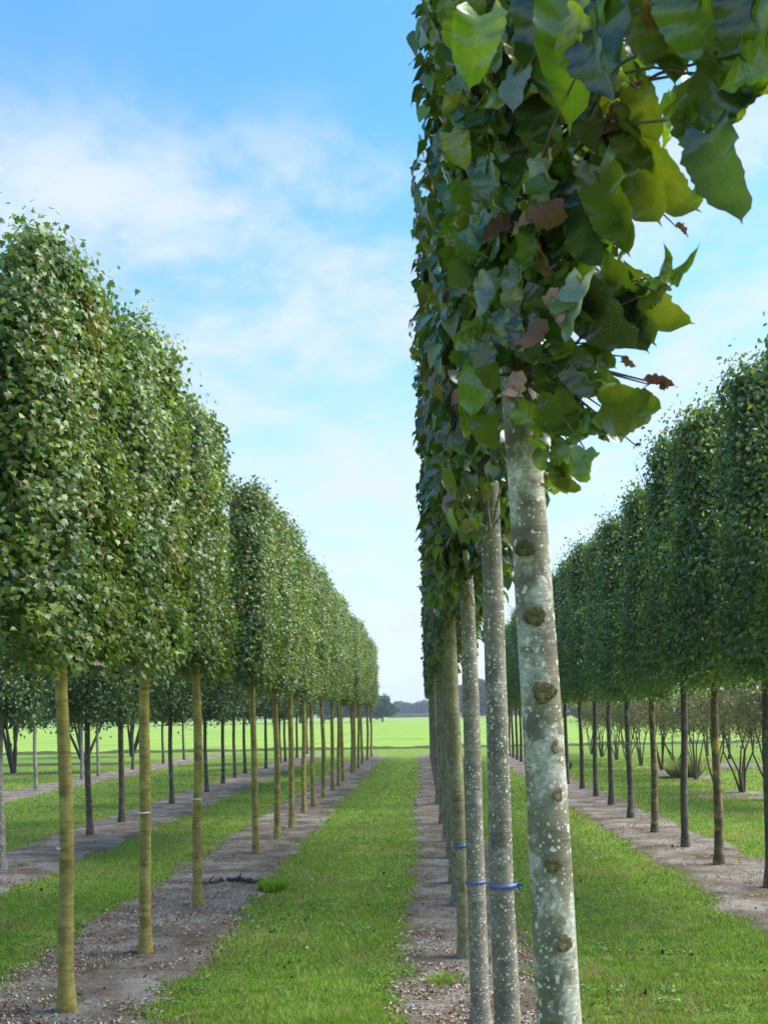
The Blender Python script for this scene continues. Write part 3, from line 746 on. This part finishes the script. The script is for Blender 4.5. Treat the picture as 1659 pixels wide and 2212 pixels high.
# leaves one can tell apart in the photograph: base point, distance, length in px, tip direction (deg, 0 = right, 90 = up), turn away from camera, width, colour
G = {'g': (.09, .19, .015), 'd': (.035, .085, .02), 'y': (.085, .125, .012), 'o': (.065, .115, .012), 'b': (.03, .07, .045), 'k': (.012, .025, .014), 'l': (.16, .28, .025), 'w': (.24, .33, .29)}  # w: pale undersides, with white-blue sky sheen put into the colour
KEY = [
 (1040, 38, 1.75, 150, -105, .1, .95, 'l'), (1185, -20, 1.85, 260, -97, .55, .55, 'd'), (1250, -30, 1.75, 270, -100, .2, .75, 'g'), (1330, -30, 1.7, 250, -103, .75, .65, 'd'),
 (1150, 130, 1.9, 150, -130, 1.1, .7, 'w'), (1205, 90, 1.9, 150, -108, -1.0, .6, 'w'), (1290, 60, 1.65, 180, -105, 1.15, .7, 'b'), (1100, 30, 2.0, 150, -80, .4, .8, 'o'),
 (1400, -20, 1.7, 190, -70, .3, .95, 'o'), (1480, -30, 1.65, 190, -75, .2, 1.0, 'g'), (1560, -40, 1.65, 190, -88, .3, .95, 'd'), (1630, -30, 1.6, 190, -100, .4, .9, 'd'), (1450, 30, 1.75, 150, -95, .3, .9, 'o'),
 (1540, 20, 1.7, 160, -60, .2, .9, 'g'), (1660, 60, 1.6, 130, -110, .2, .9, 'g'), (1680, 130, 1.6, 130, -165, .3, .9, 'l'),
 (1390, 105, 1.75, 60, -60, .2, .9, 'w'), (1600, 175, 1.68, 150, -150, .25, 1.05, 'd'), (1500, 165, 1.69, 150, -48, .35, .85, 'o'), (1535, 285, 1.7, 205, -78, .25, .75, 'b'),
 (1375, 190, 1.85, 125, -75, .3, .9, 'y'), (1335, 250, 1.9, 140, -70, .5, .8, 'y'), (1270, 210, 1.9, 130, -90, .5, .8, 'k'), (1345, 310, 1.95, 210, -70, .25, .85, 'y'), (1300, 360, 1.9, 200, -80, .3, .62, 'o'),
 (1400, 330, 2.0, 190, -62, .4, .75, 'y'), (1210, 300, 2.0, 150, -110, .4, .85, 'd'), (1130, 260, 2.1, 120, -100, .2, .9, 'o'), (1190, 345, 1.95, 110, -118, 1.0, .6, 'w'), (1120, 375, 2.1, 95, -95, .3, .9, 'g'),
 (1040, 290, 2.3, 120, -80, .3, .9, 'o'), (1240, 480, 1.98, 130, -60, .4, .7, 'b'), (1180, 540, 2.05, 120, -105, .4, .8, 'd'), (1150, 500, 2.0, 120, -95, .2, .5, 'g'), (1090, 600, 2.05, 130, -135, 1.0, .7, 'w'),
 (1130, 590, 2.0, 120, -112, 1.1, .7, 'w'), (1060, 470, 2.2, 110, -120, .3, .9, 'g'), (1300, 590, 2.0, 200, -62, .3, .75, 'o'), (1350, 600, 2.05, 190, -50, .5, .75, 'y'), (1270, 640, 1.95, 160, -60, .5, .9, 'k'), (1330, 640, 2.0, 150, -70, .4, .9, 'k'),
 (1260, 600, 1.9, 160, -112, .9, .65, 'w'), (1410, 600, 1.95, 115, 5, 1.35, .5, 'g'), (1385, 640, 1.95, 85, 10, .8, .7, 'y'), (1100, 690, 2.0, 120, -110, .3, .9, 'd'), (1060, 690, 2.1, 110, -95, .2, .7, 'g'), (1140, 690, 1.98, 100, -95, .5, 1.0, 'b'),
 (1020, 760, 2.1, 110, -75, .2, .6, 'g'), (1052, 770, 2.05, 150, -110, .35, .7, 'g'), (1058, 740, 2.0, 120, -95, .6, .6, 'o'), (1040, 860, 2.1, 130, -80, .3, .7, 'o'), (1235, 770, 2.0, 110, -70, .4, .9, 'd'), (1240, 800, 2.0, 120, -40, .9, .7, 'w'),
 (1200, 850, 2.05, 120, -75, .4, .8, 'o'), (1240, 850, 2.1, 100, -95, .4, .8, 'd'), (1300, 880, 2.0, 150, -5, .25, .85, 'y'), (1345, 860, 2.02, 95, -20, .4, .8, 'o'), (1225, 950, 2.1, 90, -100, .3, .8, 'o'), (1262, 968, 2.0, 78, -105, .25, .75, 'g'),
 (1205, 1010, 2.1, 70, -80, .3, .8, 'y'), (1205, 1040, 2.1, 60, -25, .5, .6, 'y'), (1280, 915, 2.05, 40, -50, .8, .5, 'd'), (1290, 780, 2.0, 50, 5, .4, .8, 'y'), (1270, 740, 2.0, 90, -50, .5, .8, 'o'), (1180, 620, 2.0, 150, -85, .6, .8, 'd'), (1220, 400, 2.0, 160, -95, .5, .85, 'd'),
 (1090, 520, 2.1, 100, -100, .3, .9, 'o'), (1170, 200, 2.0, 150, -90, .3, .9, 'd'), (1250, 380, 2.0, 140, -60, .5, .8, 'd'),
]
P, A, Nn, CO, SZ, WD = [], [], [], [], [], []
Rlean = Matrix.Rotation(-lean1, 4, 'Y').inverted().to_3x3()
for (px, py, d, ln, ang, tilt, wdt, ck) in KEY:
    p0 = at(px, py, d); th = math.radians(ang)
    ax = xc * math.cos(th) + yc * math.sin(th)
    toc = (Vector((0, 0, H)) - p0).normalized()
    sd_ = ax.cross(toc)
    nrm = (toc * math.cos(tilt) + sd_ * math.sin(tilt) + up * .12).normalized()
    ax2 = (ax + toc * r.normal(.05, .15)).normalized()
    q = inv @ p0
    P.append(tuple(q)); A.append(tuple(Rlean @ ax2)); Nn.append(tuple(Rlean @ nrm)); SZ.append(ln / F * d * .86); WD.append(wdt); CO.append(np.array(G[ck]) * r.uniform(.7, 1.05))
    TW.append(q)
    for _ in range(3):      # smaller neighbours on the same shoot
        P.append(tuple(q + Vector(r.normal(0, .022, 3)) + Vector((-.012, .04, .01)))); A.append(tuple(Vector(Rlean @ ax2) + Vector(r.normal(0, .45, 3)))); Nn.append(tuple(Vector(Rlean @ nrm) + Vector(r.normal(0, .5, 3))))
        SZ.append(min(.1, ln / F * d) * r.uniform(.45, .75)); WD.append(r.uniform(.75, 1)); CO.append(pal(1, PAL_MAIN, r)[0])
V2, F2, c2 = leaves(np.array(P), np.array(A), np.array(Nn), np.array(SZ), np.array(WD), np.array(CO), T_BIG, r.uniform(.8, 3.4, len(P)), .006)
def warp(V, a=.004):
    x, y, z = V.T
    return V + a * np.stack([np.sin(y * 61 + z * 43) + .5 * np.sin(z * 140 + x * 90), np.sin(x * 57 + z * 51 + 1) + .5 * np.sin(x * 130 - z * 110), .7 * np.sin(x * 66 + y * 47 + 2)], -1)
V1, V2 = warp(V1), warp(V2)
Vc = np.concatenate([V1, V2]); Fc = np.concatenate([F1, F2 + len(V1)])
nlv = len(Vc) // len(T_BIG[0])
lp = np.tile(np.stack([T_BIG[0][:, 0] + .3, T_BIG[0][:, 1] + .6, np.zeros(len(T_BIG[0]))], -1), (nlv, 1)); lp[:, 2] = np.repeat(r.uniform(0, 1, nlv), len(T_BIG[0]))
link('crown', mesh_np('crown', Vc, Fc, M_leaf_vein, np.concatenate([c1, c2]), smooth=True, lp=lp), T1)
DRY_OUT = [(1400, 830, 2.0), (1425, 830, 2.0), (1350, 770, 2.0), (1460, 490, 2.0), (1370, 960, 2.0), (1290, 925, 2.05)]
for px, py, d in DRY_OUT: TW.append(inv @ at(px, py, d))
# twigs from the leader to every leaf cluster
A_ = Acc()
for q in TW:
    zb = min(max(2.32, q.z - r.uniform(-.02, .22)), 3.85); b = Vector((0, 0, zb)); m_ = b.lerp(q, .55) + Vector((0, 0, .025))
    if q.x > .16 and q.z > 2.5:      # long shoots arch out and hang down
        b.z = min(q.z + .12, 3.85); m_ = b.lerp(q, .6) + Vector((0, 0, .16))
        pts = [b * (1 - t) ** 2 + m_ * 2 * t * (1 - t) + q * t * t for t in (0, .2, .4, .6, .8, .92, 1)]
        A_.tube(pts, [.0045, .004, .0034, .0028, .0022, .0017, .0012], 6); continue
    A_.tube([b, m_, q], [.0045, .003, .0014], 6)
tw_m = A_.mesh('twigs', simple('twig bark', (.07, .05, .03), (.17, .13, .09), 40)); link('twigs', tw_m, T1)
# dried curled leaves hanging in the crown
DRY = [(1215, 448, 1.92, 95, -160, .2), (1165, 470, 1.93, 60, 190, .8), (1100, 485, 2.0, 60, -165, .5), (1165, 520, 2.0, 80, -90, .8), (1180, 640, 1.93, 75, -50, .4), (1160, 690, 1.93, 90, -115, .6), (1110, 805, 1.93, 75, -100, .4), (1125, 850, 1.93, 40, 170, .3),
       (1400, 830, 2.0, 50, 15, .6), (1425, 830, 2.0, 30, 0, .3), (1030, 160, 2.2, 60, -80, .5), (1310, 230, 1.9, 80, -80, .7), (1350, 770, 2.0, 30, -60, .5), (1460, 490, 2.0, 30, -20, .5), (1370, 960, 2.0, 16, 0, .3), (1290, 925, 2.05, 28, -50, .5)]
P, A, Nn, SZ = [], [], [], []
for (px, py, d, ln, ang, tilt) in DRY:
    p0 = at(px, py, d); th = math.radians(ang); ax = xc * math.cos(th) + yc * math.sin(th); toc = (Vector((0, 0, H)) - p0).normalized()
    P.append(tuple(inv @ p0)); A.append(tuple(Rlean @ ax)); Nn.append(tuple(Rlean @ (toc * math.cos(tilt) + ax.cross(toc) * math.sin(tilt)))); SZ.append(ln / F * d)
nD = len(P)
V, Fq, cc = leaves(np.array(P), np.array(A), np.array(Nn), np.array(SZ), r.uniform(.5, .75, nD), pal(nD, [(2, (.22, .12, .08)), (1.5, (.13, .06, .045)), (1, (.32, .2, .14))], r), T_BIG, r.uniform(2, 4, nD) * r.choice([-1, 1], nD))
V = V + r.normal(0, .0012, V.shape)
link('dried_leaves', mesh_np('dried_leaves', V, Fq, M_leaf_dry, cc, smooth=True), T1)

# ------------------------------------------------------------------ multi-stemmed shrubs on the right
def shrub_mesh(seed, hh, rad, nst, stem_r, spec, mat_l, mat_b, dens, lsize, z_leaf, per=9, sig=.13):
    r = np.random.default_rng(seed); A_ = Acc(); tips = []
    for s_ in range(nst):
        th = 2 * PI * s_ / nst + r.uniform(-.4, .4); lean_ = r.uniform(.5, 1.0)
        e = Vector((rad * .62 * lean_ * math.cos(th), rad * .62 * lean_ * math.sin(th), hh * r.uniform(.72, .9)))
        k1 = Vector((e.x * .45 + r.normal(0, .09 * rad), e.y * .45 + r.normal(0, .09 * rad), hh * .32)); k2 = Vector((e.x * .75 + r.normal(0, .05), e.y * .75 + r.normal(0, .05), hh * .6))
        A_.tube([Vector((.03 * math.cos(th), .03 * math.sin(th), -.03)), k1 * .5 + Vector((r.normal(0, .03), 0, 0)), k1, k2, e], [stem_r, stem_r * .85, stem_r * .7, stem_r * .5, stem_r * .2], 6)
        for b in range(10):
            f = r.uniform(.25, 1); base = k1.lerp(k2, f) if r.uniform() < .5 else k2.lerp(e, f)
            a2 = r.uniform(0, 6.28); tip = base + Vector((math.cos(a2) * rad * .42, math.sin(a2) * rad * .42, hh * r.uniform(.08, .28)))
            A_.tube([base, base.lerp(tip, .5) + Vector((0, 0, .03)), tip], [stem_r * .4, stem_r * .25, stem_r * .1], 4); tips.append(tip)
            for c_ in range(3):
                t2 = base.lerp(tip, r.uniform(.3, 1)); q = t2 + Vector((r.normal(0, rad * .16), r.normal(0, rad * .16), r.uniform(.02, .2)))
                A_.tube([t2, q], [stem_r * .13, stem_r * .06], 3); tips.append(q)
    tips = [t for t in tips if t.z > z_leaf]
    P, CO = [], []
    for t in tips:
        n_ = max(1, int(per * dens * r.uniform(.4, 1.5))); P.append(np.array(t) + r.normal(0, sig, (n_, 3))); CO.append(pal(1, spec, r) * .5 + pal(n_, spec, r) * .5)
    P = np.concatenate(P); CO = np.concatenate(CO); n_ = len(P)
    V, Fq, cc = leaves(P, r.normal(0, 1, (n_, 3)) + [0, 0, -.3], r.normal(0, 1, (n_, 3)) + [0, 0, .8], r.uniform(.6, 1.3, n_) * lsize, r.uniform(.7, 1, n_), CO, T_OVAL)
    return A_.mesh('stems', mat_b), mesh_np('foliage', V, Fq, mat_l, cc)
M_stem_olive = simple('olive stem bark', (.06, .05, .025), (.15, .12, .06), 20)
SP = [(3, (.34, .30, .22)), (3, (.44, .38, .33)), (2.5, (.19, .22, .08)), (1, (.38, .24, .19)), (1.5, (.12, .15, .05))]
shr = [shrub_mesh(900 + k, 2.45, 1.0, 6, .022, SP, M_leaf_small, M_stem_olive, 1.0, .046, 1.10, per=36, sig=.16) for k in range(3)]
sh_d = [16.6, 18.0, 19.6, 21.4, 23.4, 25.2, 27.2, 29.5, 31.2, 33.2, 35.4, 37.6]
for i, d in enumerate(sh_d):
    lab = ['twiggy multi-stemmed shrub at the right edge behind the dark trees', 'twiggy shrub with crossing bare stems, its foot in bare soil on the right', 'tan leaved shrub with V-shaped stems beside the bare soil patch on the right'][i] if i < 3 else f'sparse tan multi-stemmed shrub, {ordinal(i)} from the near end behind the right row'
    e = empty('multistem_shrub', (6.08 + random.uniform(-.15, .15), d, 0), lab, 'shrub', 'multi-stemmed shrubs behind the right row', rz=i * 1.9)
    link('stems', shr[i % 3][0], e); link('foliage', shr[i % 3][1], e)
dark_sp = [(3, (.02, .04, .018)), (2, (.03, .055, .02)), (1, (.05, .07, .02))]
dk = [shrub_mesh(950 + k, 4.3, 2.3, 5, .062, dark_sp, M_leaf_dark, M_bark_black, 1.0, .13, 1.62, per=30, sig=.34) for k in range(2)]
for i, (x_, d, lab) in enumerate(((-12.35, 30.8, 'dark multi-stemmed tree forking low above black mulch at the left edge'), (-12.2, 36.9, 'dark spreading tree whose bent limb shows behind the nearest left trunk'), (-12.2, 43, 'dark forked tree, the farthest of the three with low forks on the left'))):
    e = empty('spreading_tree', (x_, d, 0), lab, 'tree', 'dark low-forking trees far left', rz=i * 2.1)
    link('trunk', dk[i % 2][0], e); link('crown', dk[i % 2][1], e)
M_mulch = simple('dark mulch', (.02, .018, .018), (.06, .05, .045), 8, .95, .03)
patch(-11.9, 30.6, 2.6, .8, 3, M_mulch, 'mulch_patch'); patch(-11.9, 36.4, 2.4, .8, 4, M_mulch, 'mulch_patch'); patch(5.75, 19.2, 1.0, 1.0, 5, m_soil, 'soil_patch'); patch(6.2, 25.5, .6, 3, 6, m_soil, 'soil_patch'); patch(8.6, 29, .9, 2.0, 8, m_soil, 'soil_patch')
for i, (x_, d) in enumerate(((9.35, 27.5), (9.5, 32.5), (9.5, 35), (9.5, 38))):
    put_tree('stake_tree', right_parts[i % 4], (x_, d, 0), f'thin straight tree behind the tan shrubs, {ordinal(i)} of four on the right', 'tree', 'thin straight trees behind the shrubs', rz=i, s=.8, sz=.9, tmat=M_bark_pale if i == 0 else None)

# pale tuft
def tuft(name, loc, h, rad, n, spec, label, width=.006, flop=.5):
    r = np.random.default_rng(int(h * 100 + n)); th = r.uniform(0, 6.28, n); rr = rad * np.sqrt(r.uniform(0, 1, n))
    P = np.stack([rr * np.cos(th) * .4, rr * np.sin(th) * .4, np.full(n, -.01)], -1)
    A = np.stack([np.cos(th) * flop * rr / rad, np.sin(th) * flop * rr / rad, np.ones(n)], -1) + r.normal(0, .12, (n, 3))
    Nn = np.stack([np.cos(th), np.sin(th), np.full(n, .3)], -1)
    sz = h * r.uniform(.5, 1.1, n)
    T = leaf_template([(0, .5), (.4, .5), (.75, .35), (1, .02)], .1, .35)
    V, Fq, cc = leaves(P, A, Nn, sz, width / sz * r.uniform(.7, 1.3, n), pal(n, spec, r), T)
    o = link(name, mesh_np(name, V, Fq, M_grass, cc), loc=loc); tag(o, label, 'plant'); return o
tuft('grass_tuft', (6.05, 24.2, 0), .42, .6, 1600, [(2, (.42, .44, .26)), (2, (.2, .3, .07)), (1, (.5, .5, .36))], 'pale feathery grass clump at the foot of the tan shrubs', .008, 1.3)
g1 = ground(590, 1925); tuft('weed_clump', (g1.x, g1.y, 0), .12, .22, 500, [(3, (.2, .34, .02)), (2, (.26, .38, .03))], 'bright yellow-green weed clump at the end of the dark log', .012, 1.1)
g1 = ground(965, 2125); tuft('weed_clump', (g1.x, g1.y, 0), .06, .28, 500, [(3, (.2, .3, .03)), (2, (.26, .34, .05))], 'low yellow-green weed patch on the bare soil beside the foreground trunks', .008, 1.6)
g1 = ground(1220, 1663); tuft('weed_clump', (g1.x, g1.y, 0), .25, .3, 200, [(3, (.05, .09, .02))], 'small dark weed behind the moss-knotted foreground trunk', .01, 1.0)

# log across the gap in the left row
def log(loc, ln, rad, ang, label, seed):
    A_ = Acc(); n = 14
    path = [Vector(((i / (n - 1) - .5) * ln, .02 * math.sin(i * .9 + seed), rad * .7 + .006 * math.sin(i * 1.7))) for i in range(n)]
    rd = [rad * (1 + .18 * math.sin(i * 1.3 + seed)) for i in range(n)]; rd[0] = rad * .3; rd[-1] = rad * .3
    A_.tube(path, rd, 12, bump=.06, seed=seed); A_.tube([path[4], path[4] + Vector((.05, -.03, .07))], [rad * .35, rad * .2], 6)
    o = link('log', A_.mesh('log', M_bark_black), loc=loc); o.rotation_euler.z = ang; tag(o, label, 'log', 'dark logs lying on the left soil strip')
gA, gB = ground(490, 1906), ground(572, 1912); log((gA + gB) / 2, (gB - gA).length, .032, math.atan2((gB - gA).y, (gB - gA).x), 'longer dark log lying by the bright weed clump', 3)
gA, gB = ground(438, 1915), ground(484, 1908); log((gA + gB) / 2, (gB - gA).length, .028, math.atan2((gB - gA).y, (gB - gA).x), 'shorter dark log lying just behind the third left trunk', 5)

# ------------------------------------------------------------------ far background
FARP = [(3, (.028, .055, .022)), (3, (.04, .07, .025)), (1, (.07, .10, .03)), (1, (.02, .04, .02))]
def far_tree(seed, spec=FARP):
    r = np.random.default_rng(seed); P, CO, Nn = [], [], []
    lobes = [(Vector((0, 0, .58)), .34)] + [(Vector((r.normal(0, .24), r.normal(0, .24), r.uniform(.32, .85))), r.uniform(.16, .28)) for _ in range(13)]
    for c_, q in lobes:
        n_ = int(1700 * q); dv = norm(r.normal(0, 1, (n_, 3))); P.append(np.array(c_) + dv * q * r.uniform(.55, 1.08, (n_, 1))); CO.append(pal(1, spec, r) * .55 + pal(n_, spec, r) * .45); Nn.append(dv + r.normal(0, .4, (n_, 3)))
    P, CO, Nn = map(np.concatenate, (P, CO, Nn)); k = P[:, 2] > .06; P, CO, Nn = P[k], CO[k], Nn[k]; n_ = len(P)
    V, Fq, cc = leaves(P, r.normal(0, 1, (n_, 3)), Nn, r.uniform(.05, .1, n_), r.uniform(.8, 1.2, n_), CO, T_OVAL)
    A_ = Acc(); A_.tube([(0, 0, -.02), (.01, 0, .25), (0, .01, .6)], [.035, .028, .01], 8)
    for _ in range(6):
        a2 = r.uniform(0, 6.28); A_.tube([(0, 0, r.uniform(.2, .4)), (.22 * math.cos(a2), .22 * math.sin(a2), r.uniform(.5, .75))], [.016, .004], 5)
    return A_.mesh('trunk', M_bark_black), mesh_np('crown', V, Fq, M_leaf_far, cc)
ft = [far_tree(1200 + k) for k in range(5)]
def place_far(px, d, h, w_, label, group, k):
    p_ = ground(px, 1600); v_ = ray(px, 1542); v_.z = 0; q = v_ * d
    e = empty('far_tree', (q.x, q.y, 0), label, 'tree', group, rz=k * 1.3); e.scale = (w_, w_, h)
    link('trunk', ft[k % 5][0], e); link('crown', ft[k % 5][1], e)
far = []
px = -60; k = 0
while px < 780: far.append((px, 215 + random.uniform(-12, 12), random.uniform(6.5, 8.2), random.uniform(9, 11), 'belt')); px += random.uniform(46, 62)
nb = len(far)
for i, (px, d, h, w_, g_) in enumerate(far):
    place_far(px, d, h, w_, f'dark hazy tree in far belt beyond meadow, {ordinal(i)} from its left end', 'trees in the belt beyond the meadow', i)
place_far(800, 200, 5.6, 6.0, 'round dark tree ending the far belt, just right of the last left row tree', 'trees in the belt beyond the meadow', 2)
place_far(826, 208, 4.4, 6.5, 'small round bush at the right foot of the far tree belt', 'trees in the belt beyond the meadow', 1)
mid = [(846, 430, 4, 9), (868, 440, 6.5, 12), (885, 430, 6, 11), (902, 445, 5, 10), (925, 430, 6.5, 12), (960, 420, 7, 13), (1000, 300, 9, 10), (1032, 290, 11, 12), (1062, 300, 9.5, 12), (1090, 310, 8, 11), (1125, 300, 7, 11)]
for i, (px, d, h, w_) in enumerate(mid):
    place_far(px, d, h, w_, f'faint distant tree on skyline behind path end, {ordinal(i)} from left', 'distant skyline trees', i)
px = 1190; i = 0
while px < 1690:
    place_far(px, 150 + random.uniform(-6, 6), random.uniform(3.0, 3.8), random.uniform(6, 8), f'low hazy tree beyond the meadow on the right, {ordinal(i)} from the left', 'low trees beyond the right meadow', i + 3); px += random.uniform(58, 78); i += 1
# clipped hedge in front of the skyline trees
v0 = ray(838, 1542); v1 = ray(1180, 1542); a0 = v0 * 400; a1 = v1 * 400; nH = 160; V = []; Q = []
r = np.random.default_rng(5)
for i in range(nH):
    q = Vector((a0.x, a0.y, 0)).lerp(Vector((a1.x, a1.y, 0)), i / (nH - 1)); h = 1.5 + r.uniform(-.12, .12)
    V += [(q.x, q.y - 1, -.05), (q.x, q.y - .9 + r.normal(0, .1), h * .8), (q.x, q.y - .4, h), (q.x, q.y + .6, h), (q.x, q.y + 1, -.05)]
for i in range(nH - 1):
    for k in range(4): Q.append((i * 5 + k, i * 5 + k + 1, i * 5 + 6 + k, i * 5 + 5 + k))
o = link('hedge', mesh_np('hedge', np.array(V), np.array(Q), simple('hedge foliage', (.02, .04, .015), (.05, .08, .025), 1.5, .9, .1))); tag(o, 'long low clipped hedge closing the far meadow', 'hedge')

# air between here and the skyline
mh, n, l = new_mat('haze air')
n.remove(n['Principled BSDF']); pv = n.new('ShaderNodeVolumePrincipled'); pv.inputs['Color'].default_value = (.80, .88, 1, 1); pv.inputs['Density'].default_value = .0006; pv.inputs['Anisotropy'].default_value = .1
l.new(pv.outputs[0], n['Material Output'].inputs['Volume'])
x0, x1, y0, y1, z0, z1 = -950, 950, -70, 1520, -1, 16
hv = [(x, y, z) for z in (z0, z1) for y in (y0, y1) for x in (x0, x1)]
hz = link('haze', mesh_np('haze', np.array(hv), np.array([(0, 2, 3, 1), (4, 5, 7, 6), (0, 1, 5, 4), (2, 6, 7, 3), (0, 4, 6, 2), (1, 3, 7, 5)]), mh)); tag(hz, 'thin pale summer haze over the fields', 'haze', kind='stuff')
